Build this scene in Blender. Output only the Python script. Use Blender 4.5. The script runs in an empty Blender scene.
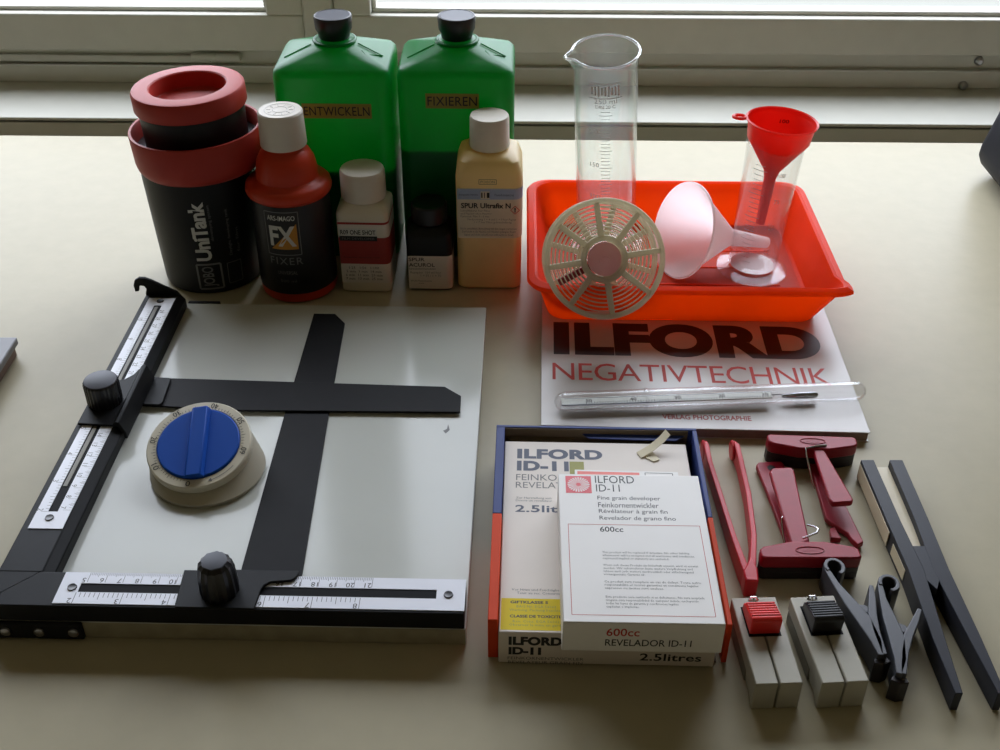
import bpy, bmesh, math, random
from mathutils import Vector, Matrix, Euler
random.seed(4)
U = 0.01                      # everything below is written in centimetres
PI = math.pi
C = bpy.context.scene.collection
S = bpy.context.scene
S.unit_settings.system = 'METRIC'

# ------------------------------------------------------------------ camera
pitch, roll = math.radians(35.65), math.radians(-0.1465)
cp, sp = math.cos(pitch), math.sin(pitch)
right = Vector((1, 0, 0)); down = Vector((0, -sp, -cp)); fwd = Vector((0, cp, -sp))
r2 = right * math.cos(roll) + down * math.sin(roll)
d2 = down * math.cos(roll) - right * math.sin(roll)
cam_data = bpy.data.cameras.new('camera'); cam = bpy.data.objects.new('camera', cam_data); C.objects.link(cam)
rot = Matrix((r2, -d2, -fwd)).transposed().to_4x4()
cam.matrix_world = Matrix.Translation((0, 0, 48.2 * U)) @ rot
cam_data.sensor_width = 36.0; cam_data.lens = 40.387
cam_data.clip_start = 0.01; cam_data.clip_end = 60
S.camera = cam

# ------------------------------------------------------------------ daylight: an overcast sky seen through the window
W = bpy.data.worlds.new('overcast_sky'); S.world = W; W.use_nodes = True
nt = W.node_tree; nt.nodes.clear()
wo = nt.nodes.new('ShaderNodeOutputWorld'); bg = nt.nodes.new('ShaderNodeBackground')
tc = nt.nodes.new('ShaderNodeTexCoord'); sx = nt.nodes.new('ShaderNodeSeparateXYZ'); cr = nt.nodes.new('ShaderNodeValToRGB')
nt.links.new(tc.outputs['Generated'], sx.inputs[0])
# overcast: the zenith twice as bright as the horizon; a paler ground below it
cr.color_ramp.elements[0].position = 0.0; cr.color_ramp.elements[0].color = (.50, .53, .60, 1)
cr.color_ramp.elements[1].position = 1.0; cr.color_ramp.elements[1].color = (.955, 1.0, 1.13, 1)
sh = nt.nodes.new('ShaderNodeMapRange'); sh.inputs[1].default_value = 0; sh.inputs[2].default_value = 1; sh.inputs[3].default_value = 0; sh.inputs[4].default_value = 1
gm = nt.nodes.new('ShaderNodeMath'); gm.operation = 'LESS_THAN'; gm.inputs[1].default_value = -.01
gx = nt.nodes.new('ShaderNodeMix'); gx.data_type = 'RGBA'; gx.inputs['B'].default_value = (.10, .105, .105, 1)
nt.links.new(sx.outputs['Z'], sh.inputs[0]); nt.links.new(sh.outputs[0], cr.inputs[0])
nt.links.new(sx.outputs['Z'], gm.inputs[0]); nt.links.new(gm.outputs[0], gx.inputs['Factor']); nt.links.new(cr.outputs[0], gx.inputs['A'])
nt.links.new(gx.outputs['Result'], bg.inputs[0]); nt.links.new(bg.outputs[0], wo.inputs[0])
bg.inputs[1].default_value = 9.3
# window portal (guides sampling of the sky; gives off no light of its own)
pl = bpy.data.lights.new('window_portal', 'AREA'); pl.shape = 'RECTANGLE'; pl.size = 1.84; pl.size_y = 1.0
po = bpy.data.objects.new('window_portal', pl); C.objects.link(po)
po.location = (-.14, 1.43, .56); po.rotation_euler = (-PI / 2, 0, math.radians(-0.75))
pl.cycles.is_portal = True

S.view_settings.view_transform = 'Standard'; S.view_settings.look = 'None'
S.view_settings.exposure = 0.0; S.view_settings.gamma = 1.0; S.view_settings.use_curve_mapping = False
S.cycles.use_denoising = True
S.cycles.max_bounces = 9; S.cycles.diffuse_bounces = 5; S.cycles.glossy_bounces = 4
S.cycles.transmission_bounces = 6; S.cycles.transparent_max_bounces = 24
S.cycles.caustics_reflective = False; S.cycles.caustics_refractive = False
S.cycles.sample_clamp_indirect = 6.0

# ------------------------------------------------------------------ materials
def lin(c):
    return tuple(((v / 255) / 12.92 if v / 255 <= .04045 else ((v / 255 + .055) / 1.055) ** 2.4) for v in c) + (1,)
MATS = {}
def pm(name, rgb, rough=.5, metal=0, spec=.5, var=.06, scale=40, bump=0.0, bscale=300, coat=0):
    """principled surface with a little procedural mottling and fine relief"""
    m = bpy.data.materials.new(name); m.use_nodes = True; t = m.node_tree
    b = t.nodes['Principled BSDF']; c = lin(rgb)
    tcn = t.nodes.new('ShaderNodeTexCoord')
    n = t.nodes.new('ShaderNodeTexNoise'); n.inputs['Scale'].default_value = scale; n.inputs['Detail'].default_value = 3
    t.links.new(tcn.outputs['Object'], n.inputs['Vector'])
    r = t.nodes.new('ShaderNodeValToRGB')
    r.color_ramp.elements[0].position = .3; r.color_ramp.elements[1].position = .7
    r.color_ramp.elements[0].color = tuple(max(0, v * (1 - var)) for v in c[:3]) + (1,)
    r.color_ramp.elements[1].color = tuple(min(1, v * (1 + var)) for v in c[:3]) + (1,)
    t.links.new(n.outputs['Fac'], r.inputs[0]); t.links.new(r.outputs[0], b.inputs['Base Color'])
    b.inputs['Roughness'].default_value = rough; b.inputs['Metallic'].default_value = metal
    b.inputs['Specular IOR Level'].default_value = spec; b.inputs['Coat Weight'].default_value = coat
    if bump:
        n2 = t.nodes.new('ShaderNodeTexNoise'); n2.inputs['Scale'].default_value = bscale
        t.links.new(tcn.outputs['Object'], n2.inputs['Vector'])
        bp = t.nodes.new('ShaderNodeBump'); bp.inputs['Strength'].default_value = bump; bp.inputs['Distance'].default_value = .0004
        t.links.new(n2.outputs['Fac'], bp.inputs['Height']); t.links.new(bp.outputs[0], b.inputs['Normal'])
    MATS[name] = m; return m
def tr(name, rgb, frac, rough=.35, spec=.5, trgb=None):
    """translucent plastic: principled mixed with translucent"""
    m = pm(name, rgb, rough, spec=spec); t = m.node_tree
    b = t.nodes['Principled BSDF']; out = t.nodes['Material Output']
    tl = t.nodes.new('ShaderNodeBsdfTranslucent'); tl.inputs[0].default_value = lin(trgb or rgb)
    mx = t.nodes.new('ShaderNodeMixShader'); mx.inputs[0].default_value = frac
    t.links.new(b.outputs[0], mx.inputs[1]); t.links.new(tl.outputs[0], mx.inputs[2]); t.links.new(mx.outputs[0], out.inputs[0])
    return m
def clear(name, tint=(1, 1, 1), rough=.03, edge=.75, base=.05, haze=0.0):
    """thin clear wall: transparent with a glossy skin that strengthens towards grazing angles"""
    m = bpy.data.materials.new(name); m.use_nodes = True; t = m.node_tree; t.nodes.clear()
    out = t.nodes.new('ShaderNodeOutputMaterial'); tp = t.nodes.new('ShaderNodeBsdfTransparent'); tp.inputs[0].default_value = tint + (1,)
    g = t.nodes.new('ShaderNodeBsdfGlossy'); g.inputs['Roughness'].default_value = rough
    lw = t.nodes.new('ShaderNodeLayerWeight'); lw.inputs[0].default_value = .5
    pw = t.nodes.new('ShaderNodeMath'); pw.operation = 'POWER'; pw.inputs[1].default_value = 4
    ma = t.nodes.new('ShaderNodeMath'); ma.operation = 'MULTIPLY_ADD'; ma.inputs[1].default_value = edge; ma.inputs[2].default_value = base
    t.links.new(lw.outputs['Facing'], pw.inputs[0]); t.links.new(pw.outputs[0], ma.inputs[0])
    mx = t.nodes.new('ShaderNodeMixShader'); t.links.new(ma.outputs[0], mx.inputs[0])
    src = tp
    if haze:
        d = t.nodes.new('ShaderNodeBsdfTranslucent'); d.inputs[0].default_value = (.85, .85, .85, 1)
        mh = t.nodes.new('ShaderNodeMixShader'); mh.inputs[0].default_value = haze
        t.links.new(tp.outputs[0], mh.inputs[1]); t.links.new(d.outputs[0], mh.inputs[2]); src = mh
    t.links.new(src.outputs[0], mx.inputs[1]); t.links.new(g.outputs[0], mx.inputs[2]); t.links.new(mx.outputs[0], out.inputs[0])
    MATS[name] = m; return m

M_table = pm('cream_laminate', (178, 170, 145), .34, spec=.13, var=.025, scale=60, bump=.12, bscale=220)
M_wall = pm('wall_paint', (226, 217, 192), .8, var=.02)
M_floor = pm('floor_wood', (170, 146, 116), .5, var=.2, scale=6)
M_sill = pm('sill_paint', (200, 199, 188), .42, var=.02)
M_sash = pm('sash_paint', (198, 196, 184), .5, var=.03)
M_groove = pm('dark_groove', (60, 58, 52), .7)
M_tlegs = pm('table_leg_wood', (150, 140, 120), .5)
M_white = pm('white_board', (192, 194, 187), .12, spec=.22, var=.015, scale=20)
M_boardedge = pm('board_core', (150, 143, 120), .6, var=.1, scale=120)
M_steel = pm('black_steel', (25, 26, 28), .55, spec=.17, var=.12, scale=90, bump=.1)
M_blade = pm('black_blade', (19, 19, 21), .6, spec=.15, var=.1, scale=70, bump=.1)
M_knob = pm('black_knob', (24, 24, 28), .3, var=.1)
M_knobtop = pm('knob_cap', (74, 76, 84), .5, spec=.3, var=.08)
M_ruler = pm('ruler_aluminium', (222, 224, 232), .35, var=.02)
M_alu = pm('aluminium', (170, 170, 175), .3, metal=1)
M_chrome = pm('steel_wire', (205, 205, 210), .2, metal=1)
M_slot = pm('slot_black', (10, 10, 13), .6, spec=.1)
M_ink = pm('black_ink', (18, 18, 20), .55)
M_inkgrey = pm('grey_ink', (105, 104, 102), .6)
M_inkblue = pm('grey_blue_ink', (72, 78, 96), .6)
M_inkred = pm('red_ink', (186, 48, 36), .6)
M_inkdred = pm('dark_red_ink', (150, 32, 28), .6)
M_inkwhite = pm('white_ink', (205, 205, 200), .6)
M_inkdim = pm('dim_ink', (112, 112, 112), .6)
M_black = pm('black_plastic', (15, 16, 18), .45, spec=.3, var=.1, bump=.05)
M_blacklab = pm('black_label', (15, 15, 19), .45)
M_redlid = pm('brick_red_plastic', (170, 52, 42), .5, spec=.3, var=.05)
M_redbot = pm('orange_red_plastic', (192, 56, 26), .4, spec=.35, var=.04)
M_capw = pm('white_cap', (216, 209, 196), .45, var=.02)
M_capgrey = pm('cap_print', (196, 193, 186), .5)
M_orange = pm('amber_print', (190, 130, 40), .6)
M_green = tr('green_polythene', (12, 128, 62), .44, .35, trgb=(26, 190, 92))
M_greenliq = pm('dark_liquid', (8, 18, 12), .3)
M_capb = pm('black_cap', (20, 20, 24), .35)
M_tape = pm('label_tape', (150, 132, 44), .5)
M_milk = tr('milky_polythene', (238, 216, 158), .3, .4, trgb=(255, 236, 180))
M_pale = pm('pale_liquid', (244, 200, 104), .5)
M_minib = pm('white_bottle', (214, 206, 188), .42, var=.02)
M_labw = pm('paper_label', (214, 208, 198), .55, var=.02)
M_labred = pm('maroon_label', (150, 44, 40), .55)
M_lablue = pm('blue_band', (150, 168, 196), .55)
M_labgrey = pm('label_cream', (202, 194, 172), .55)
M_tray = tr('orange_tray_plastic', (238, 66, 30), .56, .45, spec=.2, trgb=(255, 136, 26))
M_pinkrim = M_tray
M_reel = tr('beige_reel_nylon', (216, 210, 192), .5, .5, spec=.25, trgb=(242, 236, 214))
M_pink = tr('pink_core', (252, 212, 220), .5, .2, trgb=(255, 220, 228))
M_dred = pm('dark_red_clip', (140, 26, 34), .4)
M_funw = tr('milky_funnel', (240, 234, 234), .68, .35, trgb=(255, 248, 248))
M_funr = tr('red_funnel', (230, 60, 50), .4, .3, trgb=(255, 80, 62))
M_glass = clear('cylinder_glass', (.97, .985, .98), .02, .8, .03, haze=.02)
M_rimhighlight = clear('glass_rim_highlight', (.95, .97, .97), .1, .6, .38, haze=.3)  # white haze and extra gloss put the edge highlight into the rim material
M_plast = clear('clear_plastic', (.97, .97, .97), .06, .5, .03, haze=.012)
M_case = clear('clear_case', (.985, .985, .985), .05, .75, .04, haze=.008)
M_pane = clear('window_glass', (.98, .99, .99), .01, .5, .03)
M_frost = pm('etched_mark', (235, 238, 240), .5)
M_cover = pm('booklet_cover', (186, 180, 174), .28, var=.015)
M_pages = pm('page_edges', (128, 108, 100), .7, var=.1, scale=300)
M_carton = pm('white_carton', (216, 206, 195), .5, var=.02)
M_packet = pm('white_packet', (226, 223, 218), .45, var=.015)
M_blue = pm('blue_print', (44, 60, 118), .5, spec=.25)
M_orng = pm('orange_print', (206, 66, 26), .55, spec=.15)
M_brown = pm('carton_inside', (92, 76, 56), .8)
M_yellow = pm('yellow_label', (216, 192, 18), .55, spec=.2)
M_olive = pm('olive_print', (150, 148, 70), .6)
M_pinkred = pm('pink_red_print', (214, 62, 72), .5)
M_salmon = pm('salmon_print', (224, 110, 96), .5)
M_paper = pm('cream_paper', (216, 206, 176), .6)
M_tongs = pm('red_tongs', (196, 40, 52), .4, spec=.35, var=.05)
M_clipred = pm('crimson_plastic', (150, 22, 42), .42, spec=.35, var=.08, scale=120)
M_rubber = pm('black_rubber', (28, 20, 22), .5)
M_grey = pm('grey_plastic', (166, 162, 146), .45, var=.03)
M_greyd = pm('grey_plastic_inner', (120, 116, 104), .55)
M_btnred = pm('red_button', (226, 44, 38), .38)
M_dclip = pm('charcoal_plastic', (70, 72, 78), .4, var=.06)
M_btong = pm('black_tongs', (40, 42, 50), .5, spec=.3, var=.1, bump=.1)
M_ivory = pm('ivory_plastic', (214, 202, 172), .45)
M_timer = pm('timer_body', (182, 176, 158), .45, var=.02)
M_bezel = pm('timer_bezel', (210, 203, 182), .45, var=.015)
M_dial = pm('blue_dial', (12, 76, 172), .5, spec=.2, var=.03)
M_slab = pm('grey_slab', (128, 128, 132), .5)
M_slabe = pm('slab_edge', (126, 104, 96), .6)
M_navy = pm('navy_plastic', (10, 10, 20), .5, spec=.2)
M_mercury = pm('mercury', (150, 152, 156), .15, metal=1)
M_scale = pm('thermometer_scale', (226, 230, 222), .4)

# ------------------------------------------------------------------ mesh helpers
class MB:
    def __init__(s): s.bm = bmesh.new()
    def face(s, pts):
        try: return s.bm.faces.new([s.bm.verts.new(Vector(p) * U) for p in pts])
        except ValueError: return None
    def box(s, a, b, m=None):
        x0, y0, z0 = a; x1, y1, z1 = b
        P = [(x0, y0, z0), (x1, y0, z0), (x1, y1, z0), (x0, y1, z0), (x0, y0, z1), (x1, y0, z1), (x1, y1, z1), (x0, y1, z1)]
        if m is not None: P = [m @ Vector(p) for p in P]
        v = [s.bm.verts.new(Vector(p) * U) for p in P]
        for f in ((3, 2, 1, 0), (4, 5, 6, 7), (0, 1, 5, 4), (1, 2, 6, 5), (2, 3, 7, 6), (3, 0, 4, 7)): s.bm.faces.new([v[i] for i in f])
        return s
    def loft(s, rings, cap0=True, cap1=True, close=False):
        R = [[s.bm.verts.new(Vector(p) * U) for p in r] for r in rings]; n = len(R[0])
        pairs = list(zip(R, R[1:])) + ([(R[-1], R[0])] if close else [])
        for a, b in pairs:
            for i in range(n):
                j = (i + 1) % n
                s.bm.faces.new((a[i], a[j], b[j], b[i]))
        if not close:
            if cap0: s.bm.faces.new(R[0][::-1])
            if cap1: s.bm.faces.new(R[-1])
        return s
    def prism(s, pts, z0, z1, m=None):
        a = sum(pts[i][0] * pts[(i + 1) % len(pts)][1] - pts[(i + 1) % len(pts)][0] * pts[i][1] for i in range(len(pts)))
        if a < 0: pts = pts[::-1]
        f = (lambda p: m @ Vector(p)) if m is not None else (lambda p: p)
        return s.loft([[f((x, y, z0)) for x, y in pts], [f((x, y, z1)) for x, y in pts]])
    def lathe(s, prof, n=48, c=(0, 0), m=None, close=False, cap0=True, cap1=True, flute=None):
        rings = []
        for i, (r, z) in enumerate(prof):
            r = max(r, .001); ring = []
            for k in range(n):
                a = 2 * PI * k / n; rr = r * (1 + (flute if flute and k % 2 else 0))
                p = Vector((c[0] + rr * math.cos(a), c[1] + rr * math.sin(a), z)); ring.append(m @ p if m is not None else p)
            rings.append(ring)
        return s.loft(rings, cap0, cap1, close)
    def rrect(s, secs, n=6, c=(0, 0), fix=None, close=False):
        rings = []
        for z, hx, hy, r in secs:
            ring = []
            for q, (sx_, sy_) in enumerate(((1, 1), (-1, 1), (-1, -1), (1, -1))):
                for k in range(n + 1):
                    a = PI / 2 * (q + k / n)
                    x, y = sx_ * (hx - r) + r * math.cos(a), sy_ * (hy - r) + r * math.sin(a)
                    p = (c[0] + x, c[1] + y, z)
                    if fix: p = fix(p, q, k / n)
                    ring.append(p)
            rings.append(ring)
        return s.loft(rings, close=close)
    def torus(s, R, rx, rz, z=0, n=64, k=8, m=None):
        return s.lathe([(R + rx * math.cos(2 * PI * i / k), z + rz * math.sin(2 * PI * i / k)) for i in range(k)], n, m=m, close=True)
    def tube(s, path, r, n=8, closed=False):
        P = [Vector(p) for p in path]; rings = []; up = Vector((0, 0, 1))
        for i, p in enumerate(P):
            d = (P[min(i + 1, len(P) - 1)] - P[max(i - 1, 0)])
            if closed: d = P[(i + 1) % len(P)] - P[i - 1]
            d.normalize(); u = up if abs(d.z) < .9 else Vector((1, 0, 0))
            a = d.cross(u).normalized(); b = a.cross(d); rr = r[i] if isinstance(r, (list, tuple)) else r
            rings.append([p + (a * math.cos(2 * PI * k / n) + b * math.sin(2 * PI * k / n)) * rr for k in range(n)])
        return s.loft(rings, close=closed)
    def patch(s, f, w, h, nx=1, ny=1):
        V = [[s.bm.verts.new(Vector(f(-w / 2 + w * i / nx, -h / 2 + h * j / ny)) * U) for i in range(nx + 1)] for j in range(ny + 1)]
        for j in range(ny):
            for i in range(nx): s.bm.faces.new((V[j][i], V[j][i + 1], V[j + 1][i + 1], V[j + 1][i]))
        return s
    def build(s, name, mat, parent=None, bevel=0, smooth=35, seg=2, recalc=True):
        if recalc: bmesh.ops.recalc_face_normals(s.bm, faces=s.bm.faces)
        me = bpy.data.meshes.new(name); s.bm.to_mesh(me); s.bm.free()
        for m in (mat if isinstance(mat, (list, tuple)) else [mat]): me.materials.append(m)
        if smooth:
            for p in me.polygons: p.use_smooth = True
            me.set_sharp_from_angle(angle=math.radians(smooth))
        o = bpy.data.objects.new(name, me); C.objects.link(o)
        if parent is not None: o.parent = parent
        if bevel:
            b = o.modifiers.new('bevel', 'BEVEL'); b.width = bevel * U; b.segments = seg; b.limit_method = 'ANGLE'; b.angle_limit = math.radians(40)
            b.harden_normals = False
        return o

def tag(o, label=None, cat=None, group=None, kind=None):
    if label: o['label'] = label
    if cat: o['category'] = cat
    if group: o['group'] = group
    if kind: o['kind'] = kind
    return o
def thing(name, label, cat, loc=(0, 0, 0), rz=0, group=None, q=None):
    o = bpy.data.objects.new(name, None); C.objects.link(o); o.empty_display_size = .01
    o.location = Vector(loc) * U
    if q is not None: o.rotation_mode = 'QUATERNION'; o.rotation_quaternion = q
    else: o.rotation_euler = (0, 0, math.radians(rz))
    return tag(o, label, cat, group)
def flat(o, ux=(1, 0, 0), uy=(0, 1, 0)):
    o, ux, uy = Vector(o), Vector(ux), Vector(uy)
    return lambda x, y: o + ux * x + uy * y
def cyl(r, ang, z, c=(0, 0), rot90=False, taper=None):
    """maps flat print onto a round wall; ang = 0 faces -Y"""
    def f(x, y):
        if rot90: x, y = -y, x
        rr = taper(z + y) if taper else r
        a = ang + x / rr
        return Vector((c[0] + rr * math.sin(a), c[1] - rr * math.cos(a), z + y))
    return f
TXT = []
def text(s, w, h, mat, parent, f, bold=0, name='lettering', spacing=1.0, line=1.0, align='CENTER', flip=False, shear=0):
    TXT.append((s, w, h, mat, parent, f, bold, name, spacing, line, align, flip, shear))
def flush_text():
    obs = []
    for (s, w, h, mat, parent, f, bold, name, spacing, line, align, flip, shear) in TXT:
        cu = bpy.data.curves.new(name, 'FONT'); cu.body = s; cu.align_x = align; cu.offset = bold; cu.resolution_u = 8 if bold > .04 else (3 if len(s) < 40 else 1)
        cu.space_character = spacing; cu.space_line = line; cu.shear = shear
        o = bpy.data.objects.new(name, cu); C.objects.link(o); obs.append(o)
    bpy.context.view_layer.update(); dg = bpy.context.evaluated_depsgraph_get()
    for o, (s, w, h, mat, parent, f, bold, name, spacing, line, align, flip, shear) in zip(obs, TXT):
        me = bpy.data.meshes.new_from_object(o.evaluated_get(dg))
        xs = [v.co.x for v in me.vertices]; ys = [v.co.y for v in me.vertices]
        if xs:
            x0, x1, y0, y1 = min(xs), max(xs), min(ys), max(ys)
            kx = w / (x1 - x0) if w else None; ky = h / (y1 - y0) if h else None
            kx = kx or ky; ky = ky or kx
            for v in me.vertices:
                x = (v.co.x - (x0 + x1) / 2) * kx; y = (v.co.y - (y0 + y1) / 2) * ky
                if flip: x, y = -x, -y
                v.co = Vector(f(x, y)) * U
        me.materials.clear(); me.materials.append(mat); me.name = name
        n = bpy.data.objects.new(name, me); C.objects.link(n); n.parent = parent
        cu = o.data; bpy.data.objects.remove(o); bpy.data.curves.remove(cu)

# ================================================================== SETTING
room = (-190, -260, -73, 185, 137, 178)
def struct(name, mb, mat, parent=None, bevel=0):
    o = mb.build(name, mat, parent, bevel=bevel)
    if parent is None: o['kind'] = 'structure'
    return o
X0, Y0, Z0, X1, Y1, Z1 = room
struct('floor', MB().box((X0, Y0, Z0 - 5), (X1, Y1 + 16, Z0)), M_floor)
struct('ceiling', MB().box((X0, Y0, Z1), (X1, Y1 + 16, Z1 + 5)), M_wall)
struct('wall_left', MB().box((X0 - 8, Y0, Z0), (X0, Y1 + 16, Z1)), M_wall)
struct('wall_right', MB().box((X1, Y0, Z0), (X1 + 8, Y1 + 16, Z1)), M_wall)
struct('wall_front', MB().box((X0, Y0 - 8, Z0), (X1, Y0, Z1)), M_wall)
yaw = Matrix.Rotation(math.radians(-0.75), 4, 'Z')
WM = Matrix.Translation((0, 8, -3.1)) @ yaw      # window wall: a little behind the table and below its top
WX0, WX1, WZ1 = -108, 80, 112          # window opening
mb = MB()
mb.box((X0, 121.5, Z0 + 3.1), (WX0, 138, Z1 + 3.1), WM); mb.box((WX1, 121.5, Z0 + 3.1), (X1 + 2, 138, Z1 + 3.1), WM)
mb.box((WX0, 121.5, WZ1), (WX1, 138, Z1 + 3.1), WM); mb.box((WX0, 121.5, Z0 + 3.1), (WX1, 138, 0.4), WM)
struct('wall_back', mb, M_wall)
# sill board with a shadow groove under its nosing
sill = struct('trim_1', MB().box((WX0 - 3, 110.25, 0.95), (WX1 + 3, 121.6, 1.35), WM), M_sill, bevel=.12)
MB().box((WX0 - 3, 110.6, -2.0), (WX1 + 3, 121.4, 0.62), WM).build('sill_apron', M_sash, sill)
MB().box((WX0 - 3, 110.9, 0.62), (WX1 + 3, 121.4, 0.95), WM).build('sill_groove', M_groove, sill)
# fixed outer frame
mb = MB(); mb.box((WX0, 120.9, 1.35), (WX1, 126, 3.5), WM); mb.box((WX0, 120.4, WZ1 - 3), (WX1, 126, WZ1), WM)
mb.box((WX0, 120.4, 3.3), (WX0 + 3, 126, WZ1 - 3), WM); mb.box((WX1 - 3, 120.4, 3.3), (WX1, 126, WZ1 - 3), WM)
frame = struct('trim_2', mb, M_sash, bevel=.15)
MB().box((WX0 + 3, 121.8, 3.4), (WX1 - 3, 125.5, 5.6), WM).build('shadow_gap', M_sash, frame)
MB().box((WX0 + 5, 121.2, 3.75), (-36, 121.85, 4.6), WM).build('drip_strip', M_sash, frame, bevel=.1)
for hx in (-35.2,):
    h = MB().lathe([(.42, -2.9), (.5, -2.8), (.5, -.1), (.44, 0), (.44, .1), (.5, .2), (.5, 2.8), (.42, 2.9)], 16, m=WM @ Matrix.Translation((hx, 121.0, 4.55)) @ Matrix.Rotation(PI / 2, 4, 'Y')).build('hinge', M_sash, frame)
for k, (sx_, sz_) in enumerate(((54.0, 5.1), (53.2, 1.8))):
    m = WM @ Matrix.Translation((sx_, 120.1 if k == 0 else 120.9, sz_)) @ Matrix.Rotation(PI / 2, 4, 'X')
    MB().lathe([(.55, 0), (.5, .35), (.25, .6)], 14, m=m).build('screw_head', M_alu, frame)
def sash(n, x0, x1):
    """casement: rails, stiles, inner bevel and pane"""
    o = bpy.data.objects.new('window_%d' % n, None); C.objects.link(o); o['kind'] = 'structure'
    z0, z1, y0, y1 = 5.6, WZ1 - 3, 120.0, 125.0; w = 4.25
    def rail(name, a, b): MB().box(a, b, WM).build(name, M_sash, o, bevel=.2)
    rail('bottom_rail', (x0, y0, z0), (x1, y1, z0 + w)); rail('top_rail', (x0, y0, z1 - w), (x1, y1, z1))
    rail('stile', (x0, y0, z0 + w), (x0 + w, y1, z1 - w)); rail('stile', (x1 - w, y0, z0 + w), (x1, y1, z1 - w))
    # glazing bead stepping back to the glass
    mb = MB(); a, b, c, d = x0 + w, x1 - w, z0 + w, z1 - w; q = .5
    mb.box((a, y0 + 1.2, c), (b, y0 + 2.6, c + q), WM); mb.box((a, y0 + 1.2, d - q), (b, y0 + 2.6, d), WM)
    mb.box((a, y0 + 1.2, c + q), (a + q, y0 + 2.6, d - q), WM); mb.box((b - q, y0 + 1.2, c + q), (b, y0 + 2.6, d - q), WM)
    mb.build('glazing_bead', M_sash, o, bevel=.2)
    MB().box((a + .1, y0 + 2.7, c + .1), (b - .1, y0 + 3.0, d - .1), WM).build('pane', M_pane, o)
sash(1, WX0 + 3.2, -24.2)
MB().box((-24.15, 119.4, 5.4), (-20.75, 125.5, WZ1 - 3), WM).build('mullion', M_sash, frame, bevel=.25)
sash(2, -20.7, WX1 - 3.2)

# ================================================================== TABLE
t = thing('table', 'cream laminate table the darkroom equipment is laid out on', 'table', (0, 0, 0))
tt = MB()
m = yaw
tt.box((-88, 18, -2.8), (84, 109.45, 0), m); tt.build('tabletop', M_table, t, bevel=.15)
for lx, ly in ((-82, 24), (78, 24), (-82, 103), (78, 103)):
    MB().box((lx - 2.5, ly - 2.5, -73), (lx + 2.5, ly + 2.5, -2.8), m).build('leg', M_tlegs, t, bevel=.2)

# ================================================================== EASEL
e = thing('enlarging_easel', 'white enlarging easel board with black steel frame and crossed masking blades', 'easel', (-28.2, 42.0, 0), -1.2827)
bb = MB().box((.2, .22, .05), (26.38, 33.05, 1.3)).build('baseboard', M_white, e, bevel=.05)
for px, py in ((1.5, 2), (25, 2), (1.5, 31), (25, 31)): MB().lathe([(.6, 0), (.6, .06)], 12, (px, py)).build('foot', M_rubber, e)
MB().box((.25, .19, .06), (26.33, .225, 1.22)).build('board_edge', M_boardedge, e)
# marks worn into the board
MB().prism([(24.2, 17.2), (24.45, 17.6), (24.3, 18.2), (24.25, 17.7), (24.0, 17.5)], 1.3, 1.304).build('scuff', M_inkdim, e)
# left frame bar
mb = MB(); prof = [(0, .9), (0, 2.5), (2.5, 2.5), (3.0, 2.05), (3.0, 1.31), (1.2, 1.31), (1.2, .9)]
mb.loft([[(x, y, z) for x, z in prof] for y in (2.72, 32.3)]); mb.build('side_frame', M_steel, e, bevel=.06)
mb = MB(); mb.prism([(.75, .18), (26.3, .18), (26.3, 2.73), (2.4, 2.73), (.75, 1.1)], 1.31, 2.52); mb.build('front_frame', M_steel, e, bevel=.06)
mb = MB(); mb.prism([(-.02, .25), (.75, .25), (.75, 1.12), (2.4, 2.75), (2.4, 3.4), (-.02, 3.4)], .95, 2.48); mb.build('corner_bracket', M_steel, e, bevel=.05)
mb = MB(); mb.box((-.3, -.06, .1), (5.3, .24, 1.3)); hb = mb.build('hinge_plate', M_steel, e, bevel=.1)
for x in (1.05, 2.9, 4.8):
    MB().lathe([(.3, 0), (.28, .1), (.12, .16)], 14, m=Matrix.Translation((x, -.06, .7)) @ Matrix.Rotation(PI / 2, 4, 'X')).build('screw', M_alu, hb)
# rulers (plate with a slot, printed ticks and numbers)
def plate(x0, y0, x1, y1, sx0, sy0, sx1, sy1, z):
    mb = MB(); mb.box((x0, y0, z), (sx0, y1, z + .05)); mb.box((sx1, y0, z), (x1, y1, z + .05))
    mb.box((sx0, y0, z), (sx1, sy0, z + .05)); mb.box((sx0, sy1, z), (sx1, y1, z + .05)); return mb
rl = plate(.42, 6.15, 2.45, 31.75, 1.1, 7.6, 1.68, 30.7, 2.5).build('side_ruler', M_ruler, e, smooth=0)
MB().box((1.1, 7.6, 2.485), (1.68, 30.7, 2.51)).build('slot', M_slot, rl)
MB().box((1.2, 9.9, 2.505), (1.45, 30.5, 2.54)).build('slot_rod', M_greyd, rl)
rb = plate(3.88, .36, 26.3, 2.68, 5.0, 1.2, 24.72, 1.86, 2.52).build('front_ruler', M_ruler, e, smooth=0)
MB().box((5.0, 1.2, 2.505), (24.72, 1.86, 2.53)).build('slot', M_slot, rb)
for p, (x, y, z) in ((rb, (4.6, 1.52, 2.57)), (rb, (25.38, 1.5, 2.57)), (rl, (1.38, 7.05, 2.55)), (rl, (1.4, 31.3, 2.55))):
    MB().lathe([(.27, z), (.24, z + .07), (.1, z + .05)], 16, (x, y)).build('rivet', M_knob, p)
mb = MB()
for k in range(0, 161):                                  # centimetre scale 5..21 along the far edge
    x = 5.3 + k * .0988 * 1.0; L = .42 if k % 10 == 0 else (.3 if k % 5 == 0 else .2)
    if k % 10 == 0: L = .72
    mb.box((x - .012, 2.66 - L, 2.571), (x + .012, 2.66, 2.574))
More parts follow.
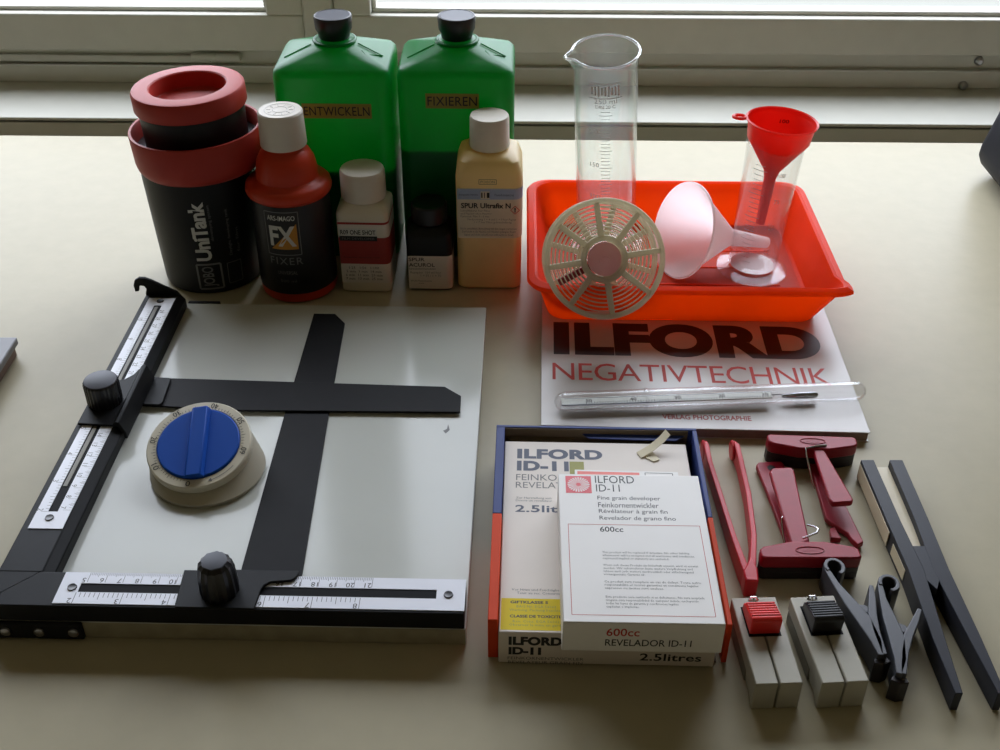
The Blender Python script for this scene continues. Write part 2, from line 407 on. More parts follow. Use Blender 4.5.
for k in range(0, 61):                                   # inch scale 2..8 along the near edge
    x = 4.95 + k * .2605; L = .8 if k % 10 == 0 else (.5 if k % 5 == 0 else .34)
    y1 = 1.16
    mb.box((x - .014, y1 - L, 2.571), (x + .014, y1, 2.574))
tag(mb.build('tick_marks', M_ink, rb, smooth=0), kind='stuff')
for k, n in enumerate(range(5, 22)):
    text(str(n), None, .34, M_ink, rb, flat((5.3 + k * .988 - .22, 2.08, 2.575)), flip=True, name='number')
for k, n in enumerate(range(2, 9)):
    text(str(n), None, .36, M_ink, rb, flat((4.95 + k * 2.605 - .22, .55, 2.575)), flip=True, name='number')
mb = MB()
for k in range(0, 221):
    y = 7.75 + k * .0995; L = .5 if k % 10 == 0 else (.3 if k % 5 == 0 else .18)
    if k % 2 == 0 or k % 5 == 0: mb.box((2.43 - L, y - .012, 2.551), (2.43, y + .012, 2.554))
for k in range(0, 86):
    y = 7.6 + k * .262; L = .4 if k % 10 == 0 else (.3 if k % 5 == 0 else .2)
    mb.box((1.08 - L, y - .014, 2.551), (1.08, y + .014, 2.554))
tag(mb.build('tick_marks', M_inkgrey, rl, smooth=0), kind='stuff')
for k, n in enumerate(range(7, 30)):
    text(str(n), None, .32, M_inkgrey, rl, flat((1.9, 7.95 + k * .995, 2.555), (0, 1, 0), (-1, 0, 0)), flip=True, name='number')
for k, n in enumerate(range(2, 11)):
    text(str(n), None, .34, M_inkgrey, rl, flat((.6, 7.75 + k * 2.62, 2.555), (0, 1, 0), (-1, 0, 0)), flip=True, name='number')
# masking blades
MB().prism([(13.08, 31.6), (14.73, 31.6), (15.66, 30.3), (15.97, 22.35), (16.11, 19.1), (16.85, 2.9), (13.25, 2.9), (13.1, 19.0)], 1.32, 1.44).build('upright_blade', M_blade, e, bevel=.02, smooth=0)
MB().prism([(3.1, 22.62), (8.58, 22.5), (23.83, 22.1), (25.03, 21.04), (25.06, 19.22), (9.34, 19.02), (3.1, 19.45)], 1.46, 1.6).build('cross_blade', M_blade, e, bevel=.02, smooth=0)
# sliders with clamping knobs
sb = MB().prism([(10.5, 2.85), (10.66, .06), (15.0, .06), (15.08, 1.5), (15.2, 1.8), (15.5, 2.05), (16.6, 2.2), (16.8, 2.35), (16.95, 2.7), (16.9, 2.95), (13.3, 2.95), (13.2, 2.85)], 2.57, 2.75)
sb.prism([(13.28, 2.85), (16.9, 2.85), (16.88, 3.5), (13.27, 3.5)], 1.45, 1.62); sb.box((13.28, 2.8, 1.5), (16.92, 2.95, 2.72))
sb = sb.build('front_slider', M_steel, e, bevel=.05)
kn = MB().lathe([(1.06, 2.75), (1.08, 3.0), (1.02, 4.3), (.92, 4.75), (.72, 4.95)], 28, (12.85, 1.38), flute=-.07).build('clamp_knob', M_knob, sb, smooth=20)
MB().lathe([(.74, 4.94), (.72, 5.0), (.66, 5.02)], 8, (12.85, 1.38)).build('knob_top', M_knobtop, kn)
sl = MB().prism([(.15, 15.85), (2.95, 15.7), (2.98, 22.35), (2.62, 22.3), (2.42, 22.0), (2.25, 21.4), (1.8, 20.85), (1.2, 20.65), (.15, 20.6)], 2.57, 2.74)
prof = [(2.5, 2.75), (2.72, 2.98), (2.95, 2.95), (3.3, 2.1), (3.3, 1.62), (3.1, 1.62), (3.1, 2.0), (2.75, 2.6)]
sl.loft([[(x, y, z) for x, z in prof] for y in (15.72, 22.3)])
sl = sl.build('side_slider', M_steel, e, bevel=.04)
MB().prism([(3.1, 22.5), (4.3, 22.42), (4.45, 22.25), (4.6, 19.55), (4.45, 19.3), (3.5, 19.3), (3.1, 19.5)], 1.61, 1.76).build('blade_tab', M_steel, sl, bevel=.03)
kn = MB().lathe([(1.12, 2.75), (1.16, 2.85), (1.16, 4.35), (1.08, 4.5)], 56, (1.25, 18.3), flute=-.035).build('clamp_knob', M_knob, sl, smooth=20)
MB().lathe([(1.09, 4.48), (1.06, 4.53), (.8, 4.62), (.4, 4.68), (.02, 4.7)], 40, (1.25, 18.3)).build('knob_top', M_knobtop, kn)
# hooked end plate at the far end of the side bar
hp = [(-.78, 2.75), (-.82, 3.3), (-.66, 3.75), (-.3, 3.98), (.15, 3.95), (.6, 3.75), (2.45, 2.72), (2.7, 2.3), (2.95, 2.0), (2.95, 1.32), (0, 1.32), (0, 2.6), (.12, 3.0), (.0, 3.25), (-.3, 3.3), (-.45, 3.1), (-.5, 2.8)]
mb = MB(); mb.loft([[(x, y, z) for x, z in hp] for y in (32.32, 32.55)]); mb.build('hook_plate', M_steel, e)
MB().box((2.9, 33.06, .5), (5.4, 33.35, 1.36)).build('back_rod', M_steel, e, bevel=.05)

# ================================================================== TIMER
tm = thing('darkroom_timer', 'round grey kitchen style timer with a blue dial sitting on the easel', 'timer', (-18.62, 54.75, 1.32), 0)
NT = 56
Rt = Matrix.Translation((-.35, .15, 2.05)) @ Euler((math.radians(17), math.radians(-2), 0)).to_matrix().to_4x4()
def circ(r, z, m=None, n=NT):
    out = []
    for k in range(n):
        p = Vector((r * math.cos(2 * PI * k / n), r * math.sin(2 * PI * k / n), z)); out.append(m @ p if m is not None else p)
    return out
def mixr(a, b, f): return [p.lerp(q, f) for p, q in zip(a, b)]
base, top = circ(3.62, .3), circ(3.28, -.55, Rt)
MB().loft([circ(3.52, 0), base, mixr(base, top, .4), mixr(base, top, .8), top]).build('body', M_timer, tm)
bz = MB().lathe([(3.24, -.55), (3.3, -.48), (3.3, -.02), (3.22, .08), (2.68, .1), (2.64, .02)], NT, m=Rt).build('bezel', M_bezel, tm)
dl = MB().lathe([(2.6, 0), (2.6, .16), (2.52, .22)], NT, m=Rt).build('dial', M_dial, tm)
mk = Rt @ Matrix.Rotation(math.radians(3.5), 4, 'Z')
mb = MB(); prof = [(-.66, .2), (-.5, .52), (.36, .6), (.44, .58), (.62, .2)]
mb.loft([[mk @ Vector((x, y, z)) for x, z in prof] for y in (-2.62, 2.58)]); mb.build('grip', M_dial, dl, bevel=.06)
def dialf(ang, r, up_in=True):
    a = math.radians(ang); d = Vector((math.cos(a), math.sin(a), 0))
    uy = -d; ux = Vector((uy.y, -uy.x, 0))
    o = d * r
    return lambda x, y: Rt @ (o + ux * x + uy * y + Vector((0, 0, .112)))
for k, an in enumerate((-94, -146, 173, 127, 78, 35, -12)): text(str(k * 10), .5 if k else .28, .36, M_ink, bz, dialf(an, 2.96), name='number')
mb = MB()
for k in range(61):
    a = math.radians(-100 - 4.5 * k); L = .16 if k % 5 else .26
    if k % 10: mb.box((2.7, -.012, .104), (2.7 + L, .012, .11), Rt @ Matrix.Rotation(a, 4, 'Z'))
    else: mb.box((2.7, -.012, .104), (2.78, .012, .11), Rt @ Matrix.Rotation(a, 4, 'Z'))
tag(mb.build('minute_marks', M_ink, bz, smooth=0), kind='stuff')
mb = MB()
for k in range(12):
    a0, a1 = math.radians(-66 + 2.6 * k), math.radians(-66 + 2.6 * (k + 1))
    mb.face([Rt @ Vector((r * math.cos(a), r * math.sin(a), .112)) for r, a in ((2.94, a0), (2.98, a0), (2.98, a1), (2.94, a1))])
a = math.radians(-70)
mb.face([Rt @ Vector((r * math.cos(b), r * math.sin(b), .112)) for r, b in ((2.96, a), (2.82, a + .075), (3.1, a + .075))])
mb.build('arrow', M_inkgrey, bz, smooth=0)

# ================================================================== BOTTLES AND TANK
tk = thing('developing_tank', 'black developing tank with brick red rims standing leftmost behind the easel', 'tank', (-24.1, 82.35, 0))
tp = lambda z: 4.02 + .045 * z + .02
tb = MB().lathe([(3.7, 0), (3.95, .12), (4.02, .4), (4.43, 9.3), (4.43, 11.0)], 64).build('tank_body', M_black, tk)
tilt = Matrix.Translation((.35, 0, 11.5)) @ Euler((0, math.radians(-1.8), 0)).to_matrix().to_4x4()
MB().lathe([(4.48, -1.6), (4.7, -1.5), (4.95, -1.15), (5.05, -.7), (5.12, 1.5), (5.08, 1.58), (4.9, 1.58), (4.83, 1.45), (4.78, .2), (4.0, .1), (4.0, -.2), (4.6, -.3), (4.6, -1.2), (4.48, -1.3)], 64, m=tilt, close=True).build('collar', M_redlid, tk)
MB().lathe([(4.76, .12), (4.76, .25), (4.0, .3), (3.9, .12)], 64, m=tilt, close=True).build('inner_plate', M_knob, tk)
MB().lathe([(3.72, -.2), (3.95, .3), (4.02, 2.9), (4.08, 3.2), (4.0, 3.4), (3.0, 3.3)], 64, m=tilt).build('neck', M_black, tk)
MB().lathe([(4.02, 3.2), (4.22, 3.25), (4.3, 3.4), (4.3, 4.6), (4.2, 4.76), (4.05, 4.8), (3.0, 4.8), (2.9, 4.72), (2.86, 3.6), (2.7, 3.5)], 64, m=tilt).build('cap_ring', M_redlid, tk)
fa = .285 - .17
text('UniTank', 5.3, 1.25, M_inkwhite, tb, cyl(0, fa, 5.9, rot90=True, taper=tp), bold=.035, spacing=.92)
text('developing system', 3.2, .3, M_inkdim, tb, cyl(0, fa + .21, 6.6, rot90=True, taper=tp))
text('Daylight developing tank', 4.2, .32, M_inkdim, tb, cyl(0, fa + .52, 5.5, rot90=True, taper=tp))
text('for film', 2.2, .28, M_inkdim, tb, cyl(0, fa + .68, 4.6, rot90=True, taper=tp))
mb = MB(); f = cyl(0, fa + .05, 1.75, taper=tp)
def frame2d(mb, f, w, h, t, n=8):
    for cx, cy, ww, hh in ((0, h / 2, w, t), (0, -h / 2, w, t), (-w / 2, 0, t, h), (w / 2, 0, t, h)):
        mb.patch(lambda x, y: f(x + cx, y + cy), ww, hh, n if ww > hh else 1, 1)
frame2d(mb, f, 1.9, 2.3, .16); mb.build('badge_frame', M_inkdim, tb, smooth=0)
text('JOBO', 1.9, 1.2, M_inkdim, tb, cyl(0, fa + .05, 1.75, rot90=True, taper=tp), bold=.02)
mb = MB(); frame2d(mb, cyl(0, fa + .55, 1.8, taper=tp), 1.2, 1.9, .06); mb.build('data_frame', M_inkgrey, tb, smooth=0)

fx = thing('fixer_bottle', 'round black bottle with orange red shoulder and white cap beside the tank', 'bottle', (-16.58, 80.0, 0))
fb = MB().lathe([(2.7, 0), (2.98, .15), (3.08, .5), (3.08, 8.7), (3.3, 8.85), (3.38, 9.1), (3.3, 9.5), (3.05, 9.75), (2.6, 9.85), (2.42, 10.0), (2.38, 10.6), (2.22, 11.4), (1.9, 12.0), (1.5, 12.25), (1.42, 12.4), (1.42, 12.8)], 56).build('bottle_body', M_redbot, fx)
lb = MB().lathe([(3.1, .95), (3.12, 1.0), (3.12, 8.6), (3.1, 8.65)], 56, cap0=False, cap1=False).build('label_sleeve', M_blacklab, fx)
cpb = MB().lathe([(1.74, 12.55), (1.78, 12.65), (1.7, 15.15), (1.6, 15.28)], 48).build('cap', M_capw, fx)
mb = MB()
for r_ in (.55, 1.15): mb.torus(r_, .03, .015, 15.285, 32, 4)
for k in range(10): mb.box((.7, -.02, 15.28), (1.0, .02, 15.3), Matrix.Rotation(.63 * k, 4, 'Z'))
mb.build('cap_embossing', M_capgrey, cpb)
R1 = 3.135; la = .2 - .3
mb = MB(); frame2d(mb, cyl(R1, la, 6.4), 2.7, 3.7, .07); mb.build('label_border', M_inkdim, lb, smooth=0)
mb = MB(); f = cyl(R1, la, 6.2)

for k in range(12):
    x0, x1 = -1.0 + k * .18, -.82 + k * .18; h0, h1 = (k / 12) * 2.2, ((k + 1) / 12) * 2.2
    mb.face([f(x0, -1.15), f(x1, -1.15), f(x1, -1.15 + h1), f(x0, -1.15 + h0 + .001)])
mb.build('amber_triangle', M_orange, lb, smooth=0)
text('ARS-IMAGO', 2.2, .42, M_inkwhite, lb, cyl(R1 + .01, la, 7.75), bold=.01)
text('FX', 2.1, 1.75, M_inkwhite, lb, cyl(R1 + .02, la, 6.2), bold=.03)
text('FIXER', 2.65, .62, M_inkdim, lb, cyl(R1 + .01, la + .02, 4.0), spacing=1.2)
text('UNIVERSAL', 1.6, .32, M_inkdim, lb, cyl(R1 + .01, la + .02, 2.95))
text('500 ml', 1.3, .25, M_inkgrey, lb, cyl(R1 + .01, la + .02, 2.2))

def green_bottle(x, word, wz, wx, ww, level, label):
    o = thing('green_bottle', label, 'bottle', (x, 88.2, 0), -1.0, 'large green chemical bottles')
    sec = [(0, 4.2, 3.4, .9), (.3, 4.55, 3.8, 1.0), (1.0, 4.62, 3.87, 1.0), (15.9, 4.62, 3.87, 1.0), (16.35, 4.55, 3.8, 1.0), (16.62, 4.3, 3.55, .8), (17.05, 3.15, 2.7, .8), (17.55, 1.85, 1.75, 1.3), (17.75, 1.55, 1.55, 1.55), (17.95, 1.5, 1.5, 1.5), (18.0, 1.15, 1.15, 1.15), (18.6, 1.15, 1.15, 1.15)]
    b = MB().rrect(sec).build('bottle_body', M_green, o)
    MB().rrect([(.15, 4.3, 3.6, .9), (level, 4.5, 3.75, .95)]).build('liquid', M_greenliq, o)
    c = MB().lathe([(1.18, 18.0), (1.24, 18.1), (1.3, 18.45), (1.46, 18.75), (1.52, 19.6), (1.47, 19.78), (1.38, 19.8), (1.33, 19.74)], 48, flute=-.015).build('screw_cap', M_capb, o, smooth=25)
    MB().lathe([(1.33, 19.74), (1.31, 19.78)], 32).build('cap_top', M_knobtop, c)
    MB().torus(1.62, .16, .14, 17.82, 40, 8).build('neck_ring', M_green, b)
    MB().tube([(1.9, -.3, 17.62), (3.9, -1.0, 16.85), (2.9, -1.5, 17.1), (3.0, -2.4, 16.95), (2.3, -1.25, 17.35)], .06, 5).build('moulded_mark', M_green, b)
    MB().tube([(-1.8, -.6, 17.62), (-3.9, -1.4, 16.8)], .05, 5).build('moulded_mark', M_green, b)
    tpz = MB().box((wx - ww / 2, -3.93, wz - .6), (wx + ww / 2, -3.875, wz + .6)).build('name_tape', M_tape, o)
    text(word, ww - .3, .74, M_ink, tpz, flat((wx, -3.94, wz), (1, 0, 0), (0, 0, 1)), spacing=1.05, bold=.005)
green_bottle(-13.25, 'ENTWICKELN', 13.4, .35, 5.5, 8.2, 'translucent green square bottle taped ENTWICKELN, nearer the tank')
green_bottle(-3.5, 'FIXIEREN', 14.25, -.25, 4.2, 10.0, 'translucent green square bottle taped FIXIEREN behind the white bottle')

mi = thing('developer_bottle', 'small white square bottle with maroon and white label and ribbed white cap', 'bottle', (-10.85, 80.75, 0), -2)
mb_ = MB().rrect([(0, 1.8, 1.8, .4), (.2, 2.02, 2.02, .45), (7.0, 2.06, 2.06, .5), (7.25, 2.0, 2.0, .5), (7.75, 1.6, 1.6, .9), (8.0, 1.35, 1.35, 1.35), (8.4, 1.3, 1.3, 1.3)]).build('bottle_body', M_minib, mi)
MB().lathe([(1.74, 7.85), (1.8, 7.95), (1.77, 10.0), (1.68, 10.2), (1.5, 10.26)], 60, flute=-.012).build('cap', M_capw, mi, smooth=25)
def sidelabel(parent, h0, h1, hx, hy, mat, name, r=.5, d=.02, wrap=True):
    pts = []
    x, y = hx + d, hy + d
    path = [(-x + .15, -y), (x - r, -y)] + [(x - r + r * math.sin(a), -y + r - r * math.cos(a)) for a in (.4, .8, 1.2)] + [(x, -y + r), (x, hy - .6)]
    m = MB()
    for a, b in zip(path, path[1:]): m.face([(a[0], a[1], h0), (b[0], b[1], h0), (b[0], b[1], h1), (a[0], a[1], h1)])
    bmesh.ops.remove_doubles(m.bm, verts=m.bm.verts, dist=1e-6)
    return m.build(name, mat, parent, recalc=False)
sidelabel(mi, 1.0, 6.6, 2.06, 2.06, M_labw, 'label')
sidelabel(mi, 6.3, 6.5, 2.06, 2.06, M_labred, 'label_stripe', d=.025)
sidelabel(mi, 2.75, 5.15, 2.06, 2.06, M_labred, 'label_panel', d=.025)
MB().box((-1.85, -2.1, 5.3), (1.15, -2.085, 5.95)).build('title_bar', M_inkwhite, mi)
MB().box((-1.85, -2.1, 4.85), (1.15, -2.09, 5.28)).build('subtitle_bar', M_ink, mi)
Fm = lambda x, z: flat((x, -2.108, z), (1, 0, 0), (0, 0, 1))
text('R09 ONE SHOT', 2.8, .42, M_ink, mi, Fm(-.35, 5.62), bold=.02)
text('FILM DEVELOPER', 2.6, .2, M_inkdim, mi, Fm(-.35, 5.06))
for k in range(5): text('Entwickler developer revelateur film'[:30 - k], 2.9, .17, M_inkdred if k != 4 else M_ink, mi, Fm(-.2, 4.55 - .3 * k))
text('1:25   1:50   1:100\n5 min  9 min  14 min\n6 min  11 min  20 min\n7 min  13 min  25 min', 3.0, 1.25, M_ink, mi, Fm(-.1, 1.9))

ac = thing('acurol_bottle', 'short dark brown square bottle with black cap and white front label', 'bottle', (-5.72, 80.85, 0), -1)
MB().rrect([(0, 1.55, 1.55, .4), (.15, 1.8, 1.8, .45), (4.8, 1.84, 1.84, .5), (5.15, 1.75, 1.75, .55), (5.55, 1.3, 1.3, 1.0), (5.7, 1.1, 1.1, 1.1), (6.0, 1.1, 1.1, 1.1)]).build('bottle_body', M_black, ac)
MB().lathe([(1.42, 5.7), (1.47, 5.8), (1.45, 7.1), (1.36, 7.25)], 48, flute=-.015).build('cap', M_capb, ac, smooth=25)
sidelabel(ac, .25, 3.3, 1.84, 1.84, M_labw, 'label')
Fa = lambda x, z: flat((x, -1.885, z), (1, 0, 0), (0, 0, 1))
text('SPUR', 1.3, .32, M_ink, ac, Fa(-1.0, 3.0), bold=.01); text('ACUROL', 2.1, .34, M_ink, ac, Fa(-.6, 2.5), bold=.01)
text('Spezialentwickler', 2.2, .18, M_ink, ac, Fa(-.55, 2.12)); text('Rezeptur  100 ml fuer\n          1 + 50 / 1 + 70', 2.5, .5, M_inkgrey, ac, Fa(-.3, 1.65)); text('SPUR-Photochemie\nwww', 1.7, .36, M_inkgrey, ac, Fa(-.7, .9))

ul = thing('ultrafix_bottle', 'milky white square bottle of yellowish fluid with ribbed white cap and blue banded label', 'bottle', (-.87, 81.85, 0), -.6)
sec = [(0, 2.3, 2.3, .6), (.25, 2.58, 2.58, .7), (9.9, 2.62, 2.62, .75), (10.35, 2.56, 2.56, .75), (11.15, 2.3, 2.3, .8), (11.45, 1.95, 1.95, 1.1), (11.55, 1.35, 1.35, 1.35), (12.0, 1.3, 1.3, 1.3)]
MB().rrect(sec).build('bottle_body', M_milk, ul)
MB().rrect([(.15, 2.4, 2.4, .6), (9.2, 2.5, 2.5, .7)]).build('liquid', M_pale, ul)
MB().lathe([(1.55, 11.65), (1.6, 11.75), (1.56, 12.2), (1.53, 14.0), (1.46, 14.15)], 60, flute=-.012).build('cap', M_capw, ul, smooth=25)
mb = MB(); frame2d(mb, flat((-.1, -2.635, 9.75), (1, 0, 0), (0, 0, 1)), 1.35, .4, .04); mb.build('moulded_frame', M_greyd, ul, smooth=0)
text('POISON', 1.1, .22, M_greyd, ul, flat((-.1, -2.635, 9.75), (1, 0, 0), (0, 0, 1)))
sidelabel(ul, 4.85, 9.2, 2.62, 2.62, M_labgrey, 'label', r=.75)
sidelabel(ul, 8.25, 9.15, 2.62, 2.62, M_lablue, 'label_band', r=.75, d=.025)
Fu = lambda x, z: flat((x, -2.655, z), (1, 0, 0), (0, 0, 1))
MB().box((-.65, -2.66, 8.3), (.05, -2.648, 8.95)).build('logo_panel', M_labgrey, ul)
for k, w in enumerate((.1, .06, .2)): MB().box((-.6 + .22 * k, -2.665, 8.4), (-.6 + .22 * k + w, -2.66, 8.85)).build('logo_bar', M_ink, ul)
text('photographic chemistry', 1.5, .2, M_inkblue, ul, Fu(-1.6, 8.65)); text('Fixierkonzentrat', 1.5, .2, M_inkblue, ul, Fu(1.2, 8.65))
text('SPUR Ultrafix N', 3.9, .46, M_ink, ul, Fu(-.25, 7.72), bold=.025)
text('Schnellfixierer fuer Filme\nund Papiere ohne Haerter\nFixierzeit: Film 3 - 5 min\n        Verduennung 1 + 4 und 1 + 9 fuer Papier\n                1 + 7 fuer Filme gebrauchsfertig', 4.4, 1.25, M_inkgrey, ul, Fu(-.05, 6.75), align='LEFT')
text('Nicht einnehmen. Beruehrung mit den Augen vermeiden.\nDarf nicht in die Haende von Kindern gelangen. Kuehl\nlagern und dicht verschlossen aufbewahren. Inhalt', 4.5, .8, M_inkgrey, ul, Fu(-.02, 5.4))
dm = Matrix.Translation((2.05, -2.655, 7.35)) @ Matrix.Rotation(PI / 2, 4, 'X') @ Matrix.Rotation(PI / 4, 4, 'Z')
hz = MB(); frame2d(hz, lambda x, y: dm @ Vector((x, y, 0)), .5, .5, .05, 1); hz.build('hazard_diamond', M_inkred, ul, smooth=0)
text('!', None, .42, M_ink, ul, Fu(2.05, 7.35), bold=.05)

# ================================================================== BOOKLET
bk = thing('booklet', 'white photography booklet with big black and red title lying under the orange tray', 'book', (2.81, 60.24, 0), -1.9)
MB().box((.06, .06, .06), (22.2, 29.9, .72)).build('pages', M_pages, bk)
MB().box((0, 0, .72), (22.3, 30, .8)).build('front_cover', M_cover, bk, bevel=.02)
MB().box((0, 0, 0), (22.3, 30, .06)).build('back_cover', M_cover, bk)
Fb = lambda x, y: flat((x, y, .806))
text('ILFORD', 20.1, 4.5, M_ink, bk, Fb(10.95, 10.75), bold=.055, spacing=1.06)
text('NEGATIVTECHNIK', 20.1, 2.15, M_inkred, bk, Fb(10.85, 6.4), spacing=.95)
text('VERLAG PHOTOGRAPHIE', 6.1, .55, M_inkdred, bk, Fb(11.4, 1.25), bold=.02)

# thermometer in its clear case
a = Vector((3.75, 61.9, 1.52)); b = Vector((25.6, 63.3, 1.52)); d = b - a; L = d.length
q = d.to_track_quat('Z', 'Y')
tc_ = thing('thermometer_case', 'clear plastic tube case with rounded ends lying across the booklet', 'case', a, q=q)
prof = [(.05, 0), (.35, .08), (.58, .3), (.68, .62), (.7, 1.0), (.7, L - 1.0), (.68, L - .6), (.58, L - .28), (.35, L - .06), (.05, L)]
MB().lathe(prof, 32).build('case_wall', M_case, tc_)
MB().lathe([(r * .9, .06 + z * (L - .12) / L) for r, z in prof], 32).build('case_lining', M_case, tc_)
MB().torus(.72, .05, .12, L * .29, 32, 6).build('joint_ring', M_case, tc_)
th = thing('thermometer', 'slim glass darkroom thermometer with silver bulb inside the clear case', 'thermometer', a + Vector((0, 0, -.2)), q=q)
MB().lathe([(.05, .35), (.46, .6), (.46, 15.4), (.2, 15.9)], 20).build('glass_stem', M_case, th)
MB().lathe([(.1, 16.0), (.16, 16.2), (.24, 17.2), (.24, 18.3), (.1, 18.55)], 16).build('bulb', M_mercury, th)
MB().lathe([(.03, 2.0), (.03, 16.2)], 8, (.19, 0)).build('mercury_column', M_ink, th)
upl = q.inverted() @ Vector((0, 0, 1)); sdl = q.inverted() @ (Vector((0, 0, 1)).cross(d.normalized()))
mt = Matrix((sdl, upl, Vector((0, 0, 1)))).transposed().to_4x4()
ts = MB().box((-.4, .12, .5), (.4, .22, 15.2), mt).build('scale_strip', M_scale, th)
def ft(s_, off): return lambda x, y: Vector((0, 0, s_)) + Vector((0, 0, 1)) * x + sdl * (y + off) + upl * .235
mb = MB()
for k in range(70):
    s_ = 2.2 + k * .19; Lk = .26 if k % 5 == 0 else .15
    mb.patch(lambda x, y: ft(s_, .0)(x, y - .25), .05, Lk)
tag(mb.build('scale_marks', M_ink, th, smooth=0), kind='stuff')
for k, n in enumerate((50, 40, 30, 20, 10)): text(str(n), None, .34, M_ink, ts, ft(2.4 + k * 3.1, -.02), name='number', bold=.02)
MB().patch(ft(8.0, .27), 14.5, .07).build('dark_line', M_greenliq, th, smooth=0)

# ================================================================== TRAY AND WHAT STANDS IN IT
ty = thing('developing_tray', 'orange plastic developing tray with pouring lip standing on the booklet', 'tray', (14.25, 81.05, .8), -.9)
def spout(p, qd, k):
    x, y, z = p
    if qd == 3:
        w = max(0, 1 - abs(k - .5) * 2) ** .8 * max(0, (z - .8) / 3.0); return (x + .75 * w, y - .75 * w, z + .25 * w)
    return p
secs = [(0, 10.2, 7.6, 1.3), (.15, 10.45, 7.85, 1.5), (3.0, 11.3, 8.7, 1.7), (3.35, 11.45, 8.85, 1.7), (3.3, 11.95, 9.3, 1.9), (3.5, 12.1, 9.42, 1.95), (3.72, 11.95, 9.3, 1.9), (3.85, 11.5, 8.9, 1.75), (3.75, 11.3, 8.72, 1.7),
        (.5, 10.35, 7.75, 1.4), (.3, 10.1, 7.5, 1.2)]
MB().rrect(secs, n=8, fix=spout).build('tray_shell', M_tray, ty)
for k in range(5): MB().box((-8.5, -5.6 + 2.8 * k, .28), (8.5, -5.35 + 2.8 * k, .38)).build('floor_rib', M_tray, ty, bevel=.04)

def axis_thing(name, label, cat, p0, p1):
    p0, p1 = Vector(p0), Vector(p1)
    return thing(name, label, cat, p0, q=(p1 - p0).to_track_quat('Z', 'X')), (p1 - p0).length
gc, L = axis_thing('measuring_cylinder', 'tall glass graduated measuring cylinder with pouring lip leaning in the tray', 'cylinder', (9.0, 84.0, 1.66), (7.75, 81.2, 19.35))
R = 2.42
def lip(prof, n=64):
    rings = []
    for r, z in prof:
        ring = []
        for k in range(n):
            aa = 2 * PI * k / n; dd = (aa - LIPA + PI) % (2 * PI) - PI
            w = math.exp(-(dd / .16) ** 2) * max(0, (z - (L - 1.1)) / 1.1)
            ring.append(((r + .55 * w) * math.cos(aa), (r + .55 * w) * math.sin(aa), z - .1 * w))
        rings.append(ring)
    return rings
_qi = gc.rotation_quaternion.inverted(); lv = _qi @ Vector((-1, -.12, 0)); LIPA = math.atan2(lv.y, lv.x)
fv = _qi @ Vector((-.09, -1, .0)); FA = math.atan2(fv.y, fv.x)
gb = MB().loft(lip([(.5, 0), (2.1, 0), (2.26, .2), (R, .5), (R, L - 1.2), (R + .02, L - .6), (R + .06, L - .2), (R + .14, L - .05), (R + .16, L + .03), (R + .1, L + .07), (R - .02, L - .1), (R - .1, L - .6), (R - .12, L - 1.2), (R - .12, .7), (2.0, .45), (.5, .4)])).build('glass_wall', M_glass, gc, smooth=50)
rim = []
for k in range(64):
    aa = 2 * PI * k / 64; dd = (aa - LIPA + PI) % (2 * PI) - PI; w = math.exp(-(dd / .16) ** 2)
    rim.append(((R + .1 + .55 * w) * math.cos(aa), (R + .1 + .55 * w) * math.sin(aa), L + .02 - .1 * w))
MB().tube(rim, .1, 8, closed=True).build('rolled_rim', M_rimhighlight, gc)
MB().lathe([(2.2, 0), (3.0, .02), (3.05, .2), (2.4, .45), (2.2, .3)], 48, close=True).build('foot', M_glass, gc)
def fcy(r, ang, z):
    def f(x, y):
        aa = ang + x / r
        return Vector((r * math.cos(aa), r * math.sin(aa), z + y))
    return f
mb = MB()
for k in range(46):
    z = 1.6 + k * .31; w = 1.0 if k % 5 == 0 else .7
    if z < L - 3.3: mb.patch(fcy(R + .012, FA, z), w, .035, 4, 1)
tag(mb.build('graduation_lines', M_frost, gb, smooth=0), kind='stuff')
for k, n in enumerate((50, 100, 150, 200)): text(str(n), None, .4, M_frost, gb, fcy(R + .012, FA - .36, 3.6 + 3.0 * k), name='number')
mb = MB(); f = fcy(R + .012, FA, L - 1.9)
for k in range(9): mb.patch(lambda x, y: f(x - 1.0 + .25 * k, y), .14, .6 + .14 * (k % 3), 1, 1)
mb.patch(lambda x, y: f(x, y + .6), 2.6, .06, 8, 1); mb.patch(lambda x, y: f(x, y - .6), 2.6, .06, 8, 1)
mb.build('maker_mark', M_frost, gb, smooth=0)
text('250 ml', 1.7, .4, M_frost, gb, fcy(R + .012, FA, L - 2.75))
text('DIN 20 C', 1.5, .28, M_frost, gb, fcy(R + .012, FA, L - 3.2))

# clear plastic cylinder with the red funnel in its mouth
pc = thing('plastic_cylinder', 'short clear plastic graduated cylinder standing in the tray under the red funnel', 'cylinder', (20.75, 80.6, 1.3), 0, q=Euler((0, math.radians(2.4), 0)).to_quaternion())
Lp = 11.2
pw_ = MB().lathe([(.3, .15), (1.9, .15), (1.93, .4), (2.2, Lp - .3), (2.28, Lp - .05), (2.24, Lp), (2.12, Lp - .05), (2.1, Lp - .3), (1.84, .55), (.3, .45)], 56).build('tube_wall', M_plast, pc, smooth=50)
MB().lathe([(1.86, .02), (2.85, .0), (2.9, .12), (2.86, .2), (1.9, .3)], 56, close=True).build('foot', M_plast, pc)
MB().lathe([(.01, .46), (1.8, .46), (1.8, .5), (.01, .5)], 40, close=True).build('frosted_bottom', M_funw, pc)
mb = MB(); FA2 = -PI / 2 - .2
for k in range(22):
    z = 1.6 + k * .4; rr = 1.93 + .27 * z / Lp + .03
    mb.patch(fcy(rr, FA2 - .45, z), 1.2 if k % 5 == 0 else .8, .04, 4, 1)
